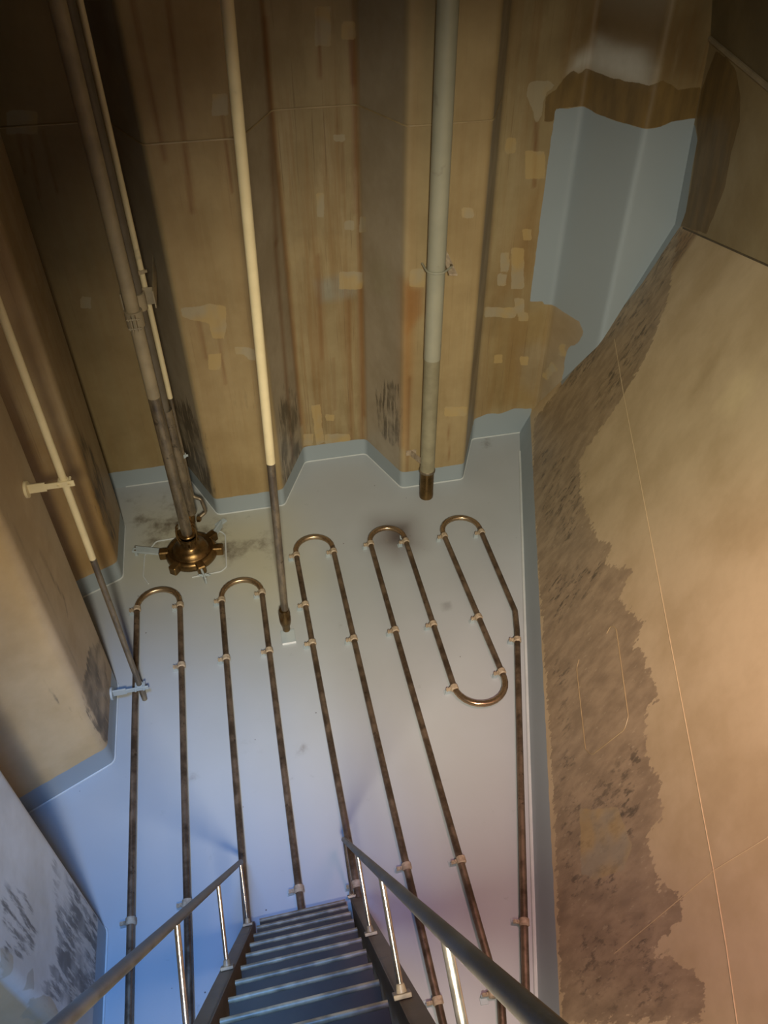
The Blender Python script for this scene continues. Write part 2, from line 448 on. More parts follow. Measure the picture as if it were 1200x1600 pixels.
S.crisp('blue', [(.47, .0), (.47, .052), (.50, .062), (.53, .058), (.56, .066), (.60, .06), (.60, 0)])
# rust run-downs on the flanges
for (x0, y0, x1, y1, w, a) in [(497,14,500,120,.004,.8),(547,46,552,130,.006,.8),(551,60,556,330,.008,.5),(206,0,258,250,.006,.6),(262,0,300,330,.006,.65),(347,165,362,300,.003,.7),
        (534,222,536,300,.003,.6),(45,212,62,310,.004,.5),(66,205,90,300,.004,.5),(28,205,40,270,.004,.5),(308,490,322,560,.004,.6),(340,500,352,600,.004,.5),(430,380,458,720,.007,.55),
        (414,30,432,380,.008,.5),(562,450,566,690,.010,.5),(545,470,548,690,.006,.5),(497,400,503,560,.006,.5),(520,560,524,640,.003,.6),(838,190,835,290,.006,.7),(700,650,702,720,.002,.5),(640,590,636,740,.006,.5)]:
    S.line(bk([(x0, y0), (x1, y1)]), w, (112, 66, 20), a)
S.line([(.1045, .1), (.1045, .9)], .007, (120, 70, 20), .55); S.line([(.233, .1), (.233, .9)], .006, (124, 80, 28), .5)
# greyed-down brush marks on the webs close to the floor
S.soft('dark', bk([(436,640),(440,600),(462,610),(472,680),(470,735),(452,770),(442,740)]), .9, .010)
S.soft('dark', bk([(586,620),(600,600),(622,600),(628,660),(620,700),(596,680)]), .8, .014)
S.soft('dark', bk([(265,640),(290,620),(318,680),(336,775),(310,770),(280,720)]), .9, .012)
S.soft('dark', bk([(355,610),(400,600),(405,640),(360,650)]), .3, .02)
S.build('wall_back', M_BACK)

# ---- left bulkhead (corrugated, at right angles)
XF, XB = -.258, -.384
LP = [(XB, 1.266), (XB, 1.210), (XF, 1.152), (XF, 1.008), (XB, .948), (XB, .841), (XF, .781), (XF, .641), (XB, .581), (XB, .475), (XF, .415), (XF, .275), (XB, .215), (XB, .109), (XF, .049), (XF, -.091), (XB, -.151), (XB, -.45)]
lprof = resample(round_profile(LP, .012), STEP)
def lk(pts): return [tuple(segs_hit(a, b, LP)[[1, 2]]) for a, b in pts]
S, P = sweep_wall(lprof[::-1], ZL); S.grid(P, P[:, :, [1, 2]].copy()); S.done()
x = S.V[:, 0]; y = S.V[:, 1]
isf = np.clip(1 - np.minimum(np.abs(x - XF), np.abs(x - XB)) / .012, 0, 1)[:, None]
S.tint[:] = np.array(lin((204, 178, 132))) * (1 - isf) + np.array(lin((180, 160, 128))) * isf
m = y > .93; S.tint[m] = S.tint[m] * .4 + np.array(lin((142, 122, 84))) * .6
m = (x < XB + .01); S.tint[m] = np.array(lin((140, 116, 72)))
m = (y < .45) & (x > XF - .01); S.tint[m] = np.array(lin((208, 208, 200)))  # near flange paler and greyer, cool light put into its tint
S.at['blue'][:] = (.041 - S.V[:, 2]) * H
S.at['rust'][:] = .35 * (y > .93)
S.soft('tint', lk([(136,770),(150,740),(178,800),(192,860),(190,890),(150,800)]), ((148, 112, 50), .5), .012)
S.soft('tint', [(.975, .05), (1.02, .05), (1.02, .30), (.975, .34)], ((148, 114, 58), .45), .014)
S.soft('dark', lk([(128,1080),(140,1010),(160,1000),(172,1080),(178,1150),(165,1160),(140,1130)]), 1.0, .008)
S.soft('dark', lk([(110,640),(130,680),(150,720),(178,800),(182,850),(160,820),(140,760)]), .7, .012)
S.soft('dark', lk([(80,1330),(100,1360),(150,1430),(160,1470),(160,1560),(110,1590),(60,1560),(90,1480)]), .75, .012)
S.soft('dark', lk([(0,1380),(40,1390),(60,1450),(50,1500),(5,1510)]), .5, .012)
S.soft('dark', lk([(70,1060),(110,1075),(120,1110),(60,1110)]), .35, .012)
S.crisp('patch', lk([(0,1478),(20,1490),(24,1520),(8,1525),(0,1510)])); S.crisp('patch', lk([(42,1520),(52,1515),(54,1545),(42,1545)]))
S.crisp('patch', lk([(50,1560),(80,1555),(100,1600),(60,1600),(30,1590)]))
S.line(lk([(1,1330),(80,1425),(158,1540)]), .003, (206, 206, 196), .7)
S.line(lk([(62,860),(80,900),(100,935),(106,962)]), .003, (92, 82, 66), .7)
S.line(lk([(10,800),(60,900),(120,1040)]), .0025, (112, 98, 76), .35)
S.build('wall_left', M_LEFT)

# ---- right side: sloping hopper plate, upright side above the knuckle, top slope
A0 = np.array([.527, 1.111, 0]); B0 = np.array([.239, .268, 0]); C0 = np.array([.749, 1.14, .494])
hn = np.cross(A0 - B0, C0 - B0); hn /= np.linalg.norm(hn)
def on_plane(px, py, n, Q):
    d = ray(px, py); t = (n @ (Q - CO)) / (n @ d); return CO + d * t
K2 = on_plane(1200, 415, hn, B0)
U0 = np.array(yp(1110, 60, 1.14))
un = np.cross(K2 - C0, U0 - C0); un /= np.linalg.norm(un)
U2 = on_plane(1200, 135, un, C0)
T0 = np.array(yp(1113, 0, 1.14)); tn = np.cross(U2 - U0, T0 - U0)
def along(P, Q, Y): return P + (Q - P) * ((Y - P[1]) / (Q[1] - P[1]))
Y0, Y1 = -.40, 1.33
def hop_hit(px, py):
    p = on_plane(px, py, hn, B0); kz = along(C0, K2, p[1])[2]
    if p[2] <= kz + 1e-4: return p
    return on_plane(px, py, un, C0)
def rk(pts): return [tuple(hop_hit(a, b)[[1, 2]]) for a, b in pts]
S = Surf()
ys = np.linspace(Y0, Y1, 330)
def ruled(P0, P1, Q0, Q1, nv):
    G = np.zeros((len(ys), nv, 3))
    for i, yy in enumerate(ys):
        a = along(P0, P1, yy); b = along(Q0, Q1, yy); G[i] = a + (b - a) * np.linspace(0, 1, nv)[:, None]
    return G
TA = T0 + (T0 - U0) * 3.2; TB = U2 + (TA - U0)
for G in (ruled(A0, B0, C0, K2, 150), ruled(C0, K2, U0, U2, 70), ruled(U0, U2, TA, TB, 40)):
    S.grid(G, G[:, :, [1, 2]].copy())
S.done()
S.V = S.V
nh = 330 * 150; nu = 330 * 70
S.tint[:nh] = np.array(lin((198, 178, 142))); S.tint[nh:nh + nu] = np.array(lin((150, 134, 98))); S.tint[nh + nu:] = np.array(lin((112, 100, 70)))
S.at['blue'][:] = -1; S.at['blue'][:nh] = (.044 - S.V[:nh, 2]) * H
S.at['rust'][:] = 0
strip = rk([(1110,170),(1085,195),(1062,330),(1056,350),(1000,440),(945,505),(905,565),(872,600)])
inner = [(1.36, strip[0][1]), (1.36, strip[-1][1] - .02)]
# blue overlap strip next to the bulkhead corner (widths measured on the plate)
edge = rk([(878,602),(905,566),(948,510),(1003,443),(1060,358),(1072,330),(1082,260),(1090,218),(1086,196)])
S.crisp('blue', [(1.36, edge[0][1] - .02)] + edge + [(1.36, edge[-1][1] + .005)])
S.crisp('smear', rk([(835,655),(880,600),(950,500),(1000,440),(1062,355),(1052,420),(1040,480),(1010,555),(960,640),(916,700),(906,720),(905,760),(912,790),(935,845),(957,850),(946,880),(985,892),(968,935),(1007,975),(990,1010),(1006,1022),(1030,1090),(1010,1108),(1010,1180),(1030,1215),(1036,1280),(1010,1310),(1030,1380),(1062,1400),(1066,1440),(1020,1480),(1100,1530),(1100,1598),(878,1598),(868,1300),(850,1000),(838,850),(832,750)]))
for q in [[(1052,352),(1090,362),(1020,470),(960,530),(900,600),(870,610),(950,505)]]:
    S.soft('tint', rk(q), ((132, 96, 52), .75), .012); S.soft('dark', rk(q), .5, .01)
S.crisp('brown', rk([(1088,190),(1096,140),(1118,80),(1135,90),(1150,110),(1157,150),(1156,190),(1142,240),(1134,290),(1122,320),(1104,366),(1062,352),(1078,300),(1090,215)]))
for q in [[(835,700),(880,680),(925,760),(890,860),(850,860)], [(850,880),(960,860),(930,930),(860,1000)], [(860,1010),(900,1040),(900,1200),(870,1250)],
          [(870,1250),(1000,1160),(1010,1260),(960,1420),(880,1420)], [(900,1440),(1040,1420),(1060,1590),(900,1590)], [(1010,480),(1045,470),(990,590),(930,660),(920,620)]]:
    S.soft('dark', rk(q), .40, .03)
for (x0, y0, x1, y1, w, al) in [(1060,395,1020,470,.02,.4),(1130,540,1080,620,.02,.25),(960,770,900,800,.02,.2)]:
    S.line(rk([(x0, y0), (x1, y1)]), w, (150, 128, 90), al)
S.soft('tint', rk([(1150,590),(1175,580),(1175,610),(1145,650),(1125,630)]), ((222, 204, 160), .5), .02)
S.soft('tint', rk([(912,1262),(975,1262),(990,1330),(940,1380),(890,1400),(880,1330),(905,1310)]), ((140, 138, 118), .0), .01)
for c_, a_ in (([(905,1262),(978,1262),(990,1330),(950,1370),(910,1370)], .6),):
    pass
S.soft('dark', rk([(983,1170),(995,1168),(1000,1195),(985,1195)]), 1, .004)
S.crisp('patch', rk([(906,1264),(965,1262),(988,1320),(975,1360),(930,1374),(908,1366)]))
S.build('wall_right', M_RIGHT, smooth=False)

# ---- floor
S = Surf()
gx = np.arange(-.47, .92, .006); gy = np.concatenate([np.linspace(-.45, .1, 40), np.arange(.105, 1.30, .006)])
G = np.zeros((len(gx), len(gy), 3)); G[:, :, 0] = gx[:, None]; G[:, :, 1] = gy[None, :]
S.grid(G, G[:, :, [0, 1]].copy()); S.done()
S.tint[:] = lin((164, 170, 174))
def fk(pts): return [fl(a, b)[:2] for a, b in pts]
S.soft('tint', fk([(220,800),(440,790),(480,900),(420,960),(330,900),(200,900)]), ((176, 172, 142), .7), .10)
S.soft('dark', fk([(190,780),(280,770),(330,810),(430,820),(440,880),(350,880),(210,850)]), .45, .05)
S.soft('tint', fk([(590,815),(640,815),(650,850),(620,870),(585,850)]), ((96, 84, 78), .8), .05)
S.soft('tint', fk([(612,822),(634,822),(634,846),(612,846)]), ((70, 60, 56), .8), .02)
S.soft('tint', fk([(690,942),(702,940),(706,950),(694,954)]), ((140, 144, 146), .9), .003)
for cx, cy in ((530,975),(407,1165),(380,1172),(305,1145),(760,690),(470,1168),(300,1210),(355,1210)):
    S.soft('dark', fk([(cx-9,cy-12),(cx+9,cy-12),(cx+9,cy+12),(cx-9,cy+12)]), .38, .016)
S.build('floor', M_FLOOR)

# ---- trims: caulked joints and weld seams
def bead(name, pts, r, mat, n=8):
    mb = MB(); mb.tube(pts, r, n); o = mb.build(name, mat); return struct(o)
bead('trim_1', [(p[0], p[1] - .0006, .0006) for p in bprof if -.26 < p[0] < .60][::2], .0016, M_BEAD)
bead('trim_2', [(p[0] + .0006, p[1], .0006) for p in lprof if -.1 < p[1] < 1.16][::2], .0016, M_BEAD)
bead('trim_3', [along(A0, B0, v) + np.array([-.0008, .0004, .0008]) for v in np.linspace(-.3, 1.2, 60)], .0026, M_BEAD)
bead('trim_4', [(p[0], p[1] - .0004, .6755) for p in bprof if -.3 < p[0] < .465][::2], .0013, M_BEADTAN)
def hoff(p, n, d): return np.array(p) - n * d
hs = -1 if hn[0] > 0 else 1
def hp(px, py): return on_plane(px, py, hn, B0) + hn * hs * .0002
def up_(px, py): return on_plane(px, py, un, C0)
bead('trim_5', [hp(960, 530), hp(975, 620), hp(1000, 750), hp(1047, 1000), hp(1085, 1200), hp(1115, 1360), hp(1135, 1480), hp(1152, 1600)], .0005, M_BEADCREAM)
bead('trim_6', [hp(1200, 1308), hp(1115, 1360), hp(1030, 1432), hp(960, 1490)], .0004, M_BEADCREAM)
kn = [along(C0, K2, v) for v in np.linspace(.0, 1.10, 30)]
bead('trim_7', kn, .0014, M_BEADDARK)
bead('trim_8', [along(U0, U2, v) for v in np.linspace(.0, 1.14, 30)], .0040, M_TAUPE)
bead('trim_9', smooth_path([hp(948, 990), hp(955, 977), hp(963, 983), hp(982, 1120), hp(976, 1140), hp(925, 1180), hp(915, 1172), hp(901, 1045), hp(905, 1030)], .01), .0006, M_BEADTAN)
bead('trim_10', [(p[0], p[1] - .0005, .044) for p in bprof if .61 < p[0] < .62], .0008, M_BEAD)
# bulkhead / side-plate corner joint
cz = [np.array(yp(825, 655, 1.262)), np.array(yp(880, 592, 1.206)), np.array(yp(945, 503, 1.142)), C0, np.array(yp(1085, 190, 1.14)), U0, T0, T0 + (T0 - U0) * 2]
# sump outline
sq = smooth_path([fl(*q, .0006) for q in [(232,912),(224,900),(226,868),(244,846),(262,843),(345,830),(352,836),(354,886),(345,893),(300,902)]], .01, 4)
bead('trim_11', sq, .0014, M_BEAD)

# ------------------------------------------------------------------ heating coils
CZ = .0125; CR = .0047
def cp(px, py): return np.array(fl(px, py, CZ))
def arc_between(a, b, up, n=14):
    """half ring from a to b bulging along up"""
    a = np.array(a); b = np.array(b); c = (a + b) / 2; u = (a - b) / 2; r = np.linalg.norm(u); up = np.array(up) / np.linalg.norm(up)
    return [c + u * math.cos(t) + up * r * math.sin(t) for t in np.linspace(0, math.pi, n)]
def clamp(parent, p, d):
    """split collar with two bolts on a small flat bar stand"""
    p = np.array(p); d = np.array(d) / np.linalg.norm(d); s = np.cross(d, (0, 0, 1.)); s /= np.linalg.norm(s)
    if s[0] > 0: s = -s
    ax = np.array([d, s, (0, 0, 1.)])
    mb = MB()
    mb.lathe(p - d * .0045, [(CR * 1.02, 0), (CR * 1.32, .0006), (CR * 1.36, .0075), (CR * 1.02, .009)], 20, d)
    mb.box(p + s * .0085 + np.array([0, 0, .0006]), (.0035, .009, .0012), ax)
    mb.box(p + s * .0085 - np.array([0, 0, .0018]), (.0035, .009, .0012), ax)
    o = mb.build('pipe_clamp', M_CLAMP, parent)
    mb = MB()
    for k in (-.0012, .0022):
        q = p + s * .0105 + d * k * 0 + np.array([0, 0, 0]); 
    for k in (.0075, .0112):
        q = p + s * k
        mb.lathe(q + np.array([0, 0, -.0048]), [(.0008, 0), (.0008, .009)], 8)
        mb.lathe(q + np.array([0, 0, .0012]), [(.0016, 0), (.0016, .0014)], 6)
        mb.lathe(q + np.array([0, 0, -.0042]), [(.0016, 0), (.0016, .0014)], 6)
    mb.build('bolt', M_CLAMP, o)
    mb = MB()
    q = p + s * .0105
    mb.box((q[0], q[1], .0049), (.0018, .007, .0098), ax)
    mb.box((q[0] - d[0] * .003, q[1] - d[1] * .003, .0007), (.0075, .0095, .0014), ax)
    mb.build('foot_bar', M_BLUESTEEL, o)
def coil(label, runs, bends, clamps, org):
    t = thing('heating_coil', label, 'heating pipe', (org[0], org[1], 0), 'heating coils on the tank floor')
    for r in runs: MB().tube(smooth_path(r, .02), CR, 18).build('straight_pipe', M_COIL, t)
    for b in bends: MB().tube(b, CR * 1.02, 18).build('return_bend', M_BEND, t)
    for p, d in clamps: clamp(t, p, d)
    return t
UPY = (0, 1, 0)
def ln(xc, ya, yb): return [(xc, ya, CZ), (xc, yb, CZ)]
YEND = .10
def runx(top, bot):
    a = cp(*top); b = cp(*bot); return a, b
def extend(a, b, yend):
    t = (yend - a[1]) / (b[1] - a[1]); return a + (b - a) * t
def hairpin(label, lt, lb, rt, rb, lcl, rcl):
    a, b = runx(lt, lb); c, d = runx(rt, rb)
    ytop = (a[1] + c[1]) / 2; a2 = extend(a, b, ytop); c2 = extend(c, d, ytop)
    def P(l0, l1, q):
        t = cp(*q)[1]; return extend(l0, l1, t), l1 - l0
    coil(label, [[a2, extend(a, b, YEND)], [c2, extend(c, d, YEND)]], [arc_between(a2, c2, UPY)],
         [P(a, b, q) for q in lcl] + [P(c, d, q) for q in rcl], (a2 + c2) / 2)
hairpin('brown steel heating coil nearest the left bulkhead, crossed by the slanting cream pipe', (214, 948), (201, 1600), (281, 943), (297, 1600), [(214,952),(203,1440)], [(281,946),(283,1040),(290,1412)])
hairpin('brown steel heating coil whose bend is just right of the bronze pump', (346, 935), (379, 1350), (409, 924), (468, 1397), [(346,938),(352,1029)], [(410,926),(421,1017),(465,1390)])
hairpin('brown steel heating coil directly right of the slim cream pipe and its floor plate', (462, 862), (545, 1316), (520, 856), (690, 1590), [(462,868),(478,945),(486,1005),(545,1385)], [(520,862),(554,998),(631,1355),(677,1566)])
# fourth coil: long run with a closed loop at the right
a, b = cp(578, 846), cp(765, 1500); c, d = cp(633, 842), cp(711, 1078)
e, f = cp(692, 832), cp(785, 1052); g, h2 = cp(750, 826), cp(804, 945); k2, k3 = cp(808, 985), cp(823, 1600)
yt = (a[1] + c[1]) / 2; a2, c2 = extend(a, b, yt), extend(c, d, yt)
yt2 = (e[1] + g[1]) / 2; e2, g2 = extend(e, f, yt2), extend(g, h2, yt2)
yb = (d[1] + f[1]) / 2; d2, f2 = extend(c, d, yb), extend(e, f, yb)
kj = cp(805, 955)
bend_in = cp(778, 1545); bend_out = cp(786, 1610)
def CLQ(l0, l1, q):
    t = cp(*q)[1]; return extend(l0, l1, t), l1 - l0
coil('brown steel heating coil with a closed loop, running along the foot of the sloping plate',
     [[a2, cp(765, 1505), cp(783, 1560), extend(cp(783,1560), cp(786,1610), .12)], [c2, d2], [e2, f2], [g2, kj, k2, extend(k2, k3, YEND)]],
     [arc_between(a2, c2, UPY), arc_between(e2, g2, UPY), arc_between(f2, d2, (0, -1, 0))],
     [CLQ(a, b, (578, 850)), CLQ(a, b, (617, 985)), CLQ(a, b, (716, 1345)), CLQ(c, d, (633, 846)), CLQ(c, d, (681, 975)), CLQ(c, d, (711, 1075)),
      CLQ(e, f, (692, 838)), CLQ(e, f, (745, 965)), CLQ(e, f, (784, 1050)), CLQ(g, h2, (750, 832)), CLQ(k2, k3, (809, 1000)), CLQ(k2, k3, (816, 1442)), (cp(771, 1552), cp(760, 1500) - cp(771, 1552))], (c2 + e2) / 2)

# lifting eye beside the fourth coil
p = np.array(fl(630, 840)); t = thing('lifting_eye', 'small pale lifting eye on the dark stain beside the third heating bend from the left', 'lifting eye', (p[0], p[1], 0))
mb = MB(); ring = [(p[0] - .001 + .0048 * math.cos(w), p[1] - .002 + .0070 * math.sin(w), .0035 + .002 * math.sin(w)) for w in np.linspace(0, 2 * math.pi, 25)[:-1]]
mb.tube(ring, .0014, 10, closed=True); mb.build('ring', M_BLUESTEEL, t)
mb = MB(); mb.lathe((p[0], p[1] + .006, 0), [(.0045, 0), (.0040, .0025), (.0018, .0035)], 16); mb.build('base', M_BLUESTEEL, t)

# ------------------------------------------------------------------ deepwell pump and its pipe stack
mx, my = -.1355, 1.035
mx = mx * my / 1.045
zt1 = zrow(mx, my, 620)
pmp = thing('deepwell_pump', 'bronze lugged pump head at the foot of a tall pipe stack, left of the tank', 'pump', (mx, my, 0))
zn = zrow(mx, my, 838)
DR = .0465
mb = MB()
mb.lathe((mx, my, 0), [(DR * .84, .004), (DR * .93, .0045), (DR * .985, .008), (DR, .013), (DR * .985, .018), (DR * .93, .0215), (DR * .86, .0225), (DR * .79, .0205), (DR * .74, .0195), (DR * .70, .022), (DR * .66, .0265), (DR * .55, .0300), (DR * .44, .0330), (DR * .38, .0370), (.0160, .043), (.0150, .050), (.0145, zn)], 56)
hd = mb.build('pump_head', M_BRONZE, pmp)
mb = MB(); mb.lathe((mx, my, 0), [(DR * .80, 0.0), (DR * .80, .006)], 40); mb.build('suction_bell', M_BRONZE, pmp)
for deg in (-8, 38, -72, -128, 176, 110):
    w = math.radians(deg); d = np.array([math.cos(w), math.sin(w), 0]); s_ = np.array([-d[1], d[0], 0])
    mb = MB(); mb.box(np.array([mx, my, .0145]) + d * DR * 1.03, (.019, .0150, .018), [d, s_, (0, 0, 1)])
    mb.build('lug', M_BRONZE, pmp)
mb = MB()
for q, r_ in ((zn - .010, .0150), (zn - .004, .0157), (zn + .004, .0150)):
    mb.lathe((mx, my, q), [(.0142, 0), (r_, .001), (r_, .003), (.0142, .004)], 36)
mb.build('neck_ring', M_BRONZE, pmp)
mb = MB(); mb.tube([(mx, my, zn - .004), (mx, my, zt1)], .0096, 28); mb.build('riser_pipe', M_DULLPIPE, pmp)
mb = MB(); mb.tube([(mx, my, zt1), (mx, my, ZT)], .0098, 28); mb.build('coated_riser_pipe', M_TAUPE, pmp)
# darker second pipe behind
sx, sy = -.1275, 1.068
mb = MB(); mb.tube([(sx, sy, .075), (sx, sy, ZT)], .0088, 24); mb.build('second_pipe', M_DARKPIPE, pmp)
mb = MB(); mb.tube([(sx + .004, sy, .078), (sx + .0015, sy, zrow(sx, sy, 640))], .0105, 24, cap=False); mb.build('bare_pipe_length', M_DULLPIPE, pmp)
mb = MB(); mb.tube(smooth_path([(sx, sy, .085), (sx, sy, .062), (sx * .5 + mx * .5, sy * .5 + my * .5, .046), (mx, my + .010, .040)], .02), .0095, 20); mb.build('elbow', M_BRONZE, pmp)
# slim hydraulic line
hx, hy = -.1160, 1.085
zh = zrow(hx, hy, 776); zw = zrow(hx, hy, 622)
mb = MB(); mb.tube([(hx, hy, zw), (hx, hy, ZT)], .0042, 14); mb.build('slim_cream_pipe', M_CREAM, pmp)
ex = np.array([.0155, 0, 0])
path = smooth_path([(hx, hy, zw), (hx, hy, zh), (hx + .014, hy - .006, zh - .004), (hx + .018, hy - .010, zh - .032), (hx + .002, hy - .016, zh - .040)], .007, 6)
mb = MB(); mb.tube(path, .0032, 14); mb.build('hydraulic_pipe', M_DULLPIPE, pmp)
mb = MB(); mb.lathe(path[-1] + np.array([-.002, 0, 0]), [(.004, 0), (.0062, .001), (.0062, .006), (.004, .008)], 6, (1, -.2, 0)); mb.build('union_nut', M_BRONZE, pmp)
# loop handles on the neck
for sg in (-1, 1):
    cx = mx + sg * .0125
    for k in (-1, 1):
        mb = MB(); yy = my - .010 + k * .0045
        pts = smooth_path([(cx + sg * .0015, yy, zn - .002), (cx + sg * .0045, yy, zn + .012), (cx + sg * .0035, yy, zn + .030), (cx - sg * .001, yy, zn + .036)], .006, 5)
        mb.tube(pts, .0015, 10); mb.build('loop_handle', M_BRONZE, pmp)
for k in range(8):
    mb = MB(); w = 2 * math.pi * k / 8; mb.lathe((mx + .0165 * math.cos(w), my + .0165 * math.sin(w), zn - .012), [(.0022, 0), (.0022, .004), (.001, .0045)], 6); mb.build('flange_bolt', M_BRONZE, pmp)
# support bars on the floor round the head
def bar(name, p0, p1, w, h, mat, parent, zc=None):
    p0 = np.array(p0); p1 = np.array(p1); d = p1 - p0; L = np.linalg.norm(d); d /= L; s_ = np.cross((0, 0, 1.), d); s_ /= np.linalg.norm(s_); u = np.cross(d, s_)
    mb = MB(); mb.box((p0 + p1) / 2, (L, w, h), [d, s_, u]); return mb.build(name, mat, parent)
b1 = bar('support_bar', fl(208, 858, .012), fl(256, 863, .012), .0145, .004, M_BLUESTEEL, pmp)
bar('bar_foot', fl(212, 862, .005), fl(216, 862, .005), .014, .010, M_BLUESTEEL, b1)
for q in ((211, 855), (211, 860)):
    mb = MB(); mb.lathe(fl(*q, .014), [(.0016, 0), (.0016, .0008)], 12); mb.build('bolt_hole', M_BEADDARK, b1)
b2 = bar('support_bar', fl(313, 888, .014), fl(322, 908, .010), .0035, .016, M_BLUESTEEL, pmp)
mb = MB()
for q in ((317, 898), (321, 899)):
    c_ = np.array(fl(*q, .014)); mb.tube([c_ - np.array([.009, -.001, 0]), c_ + np.array([.009, -.001, 0])], .0012, 8); mb.lathe(c_ + np.array([.004, 0, 0]), [(.0025, 0), (.0025, .002)], 6, (1, 0, 0)); mb.lathe(c_ - np.array([.006, 0, 0]), [(.0025, 0), (.0025, .002)], 6, (1, 0, 0))
mb.build('clamp_bolt', M_BLUESTEEL, b2)
b3 = bar('support_bar', fl(334, 836, .010), fl(346, 818, .010), .0035, .016, M_BLUESTEEL, pmp)
bar('bar_foot', fl(338, 822, .002), fl(352, 812, .002), .010, .004, M_BLUESTEEL, b3)
# clamp saddle on main and second pipe, plus arm brackets to the bulkhead
zc = zrow(mx, my, 497)
mb = MB(); mb.lathe((mx, my, zc - .012), [(.0099, 0), (.0125, .0005), (.0125, .024), (.0099, .0245)], 30)
for k in (-1, 1):
    mb.box((mx + k * .0028, my - .0165, zc), (.0014, .012, .022))
cl = mb.build('pipe_saddle', M_TAUPE, pmp)
for dz in (-.007, .007):
    mb = MB(); mb.tube([(mx - .009, my - .0185, zc + dz), (mx + .009, my - .0185, zc + dz)], .0012, 8)
    for k in (-1, 1): mb.lathe((mx + k * .0062, my - .0185, zc + dz), [(.0026, -.001), (.0026, .001)], 6, (1, 0, 0))
    mb.build('saddle_bolt', M_TAUPE, cl)
zc2 = zrow(sx, sy, 470)
mb = MB()
for k in (-1, 1):
    mb.box((sx + k * .0225, (sy + YB) / 2 - .004, zc2), (.0018, YB - sy - .004, .026))
mb.lathe((sx, sy, zc2 - .013), [(.0090, 0), (.0112, .0005), (.0112, .0255), (.0090, .026)], 26)
mb.box((sx, sy + .0125, zc2), (.0465, .0016, .026))
mb.build('bulkhead_arm', M_TAUPE, pmp)
for row in (424, 712):
    zb = zrow(hx, hy, row); mt = M_TAUPE if row < 600 else M_BLUESTEEL
    mb = MB(); mb.box((hx - .006, hy - .006, zb), (.016, .0016, .006), [(.94, .34, 0), (-.34, .94, 0), (0, 0, 1)])
    mb.box((hx - .015, hy - .007, zb + .004), (.0018, .010, .010))
    mb.lathe((hx, hy, zb - .003), [(.0036, 0), (.0052, .0004), (.0052, .006), (.0036, .0064)], 18)
    mb.lathe((hx + .006, hy - .001, zb), [(.0022, -.002), (.0022, .002)], 6, (1, 0, 0))
    mb.build('line_bracket', mt, pmp)

# ------------------------------------------------------------------ slim cream sounding pipe
foot = np.array([.0125, .826, 0.0]); topp = np.array([.0374, .8274, .88]); dv = (topp - foot) / .88
def sp(z): return foot + dv * z
def rowz(row):
    zs = np.linspace(0, 1.1, 2201); return float(zs[np.argmin([abs(proj(sp(z))[1] - row) for z in zs])])
snd = thing('sounding_pipe', 'slim cream pipe with a bare brown lower length, standing on a small floor plate', 'pipe', (foot[0], foot[1], 0))
zw = rowz(723)
MB().tube([sp(zw), sp(ZT)], [.0064, .0060], 22).build('coated_length', M_CREAM, snd)
MB().tube([sp(.03), sp(zw)], .0058, 22).build('bare_length', M_DULLPIPE, snd)
mb = MB(); mb.lathe(sp(.0), [(.0062, .002), (.0064, .012), (.0086, .020), (.0094, .026), (.0094, .046), (.0078, .050), (.0078, .053), (.006, .054)], 28); mb.build('coupling', M_BRONZE, snd)
mb = MB(); q0 = np.array(fl(451, 998, .001)); mb.box((q0[0], q0[1] + .004, .0016), (.0225, .027, .0032)); mb.build('floor_plate', M_BLUESTEEL, snd)
mb = MB(); mb.box((q0[0], q0[1] - .0102, .0018), (.0225, .0014, .0036)); mb.build('plate_edge', M_WHITE, snd)

# ------------------------------------------------------------------ large drop line on the right
bx, by = .3262, 1.105; bx = .3255
drp = thing('drop_line', 'wide grey-green pipe ending in a bare brown spout just above the floor', 'pipe', (bx, by, 0))
z1 = zrow(bx, by, 560); z2 = zrow(bx, by, 736); ze = zrow(bx, by, 775)
BR = .0146
MB().tube([(bx, by, z1), (bx, by, ZT)], BR, 36).build('coated_pipe', M_GREYPIPE, drp)
mb = MB(); mb.lathe((bx, by, 0), [(BR * .93, z2), (BR * 1.04, z2 + .002), (BR * .955, z2 + .006), (BR * .955, z1)], 36); mb.build('ribbed_sleeve', painted('dusty_green_sleeve', (128, 122, 98), (146, 140, 114), .42), drp)
mb = MB(); mb.lathe((bx, by, 0), [(BR * .80, ze), (BR * .93, ze), (BR * .95, ze + .004), (BR * .95, ze + .012), (BR * .93, ze + .013), (BR * .93, z2 + .002)], 36); mb.build('spout', M_BRONZE, drp)
mb = MB(); mb.lathe((bx, by, z2 - .001), [(BR * .94, 0), (BR * 1.06, .001), (BR * 1.06, .005), (BR * .98, .006)], 36); mb.build('sleeve_ring', M_DULLPIPE, drp)
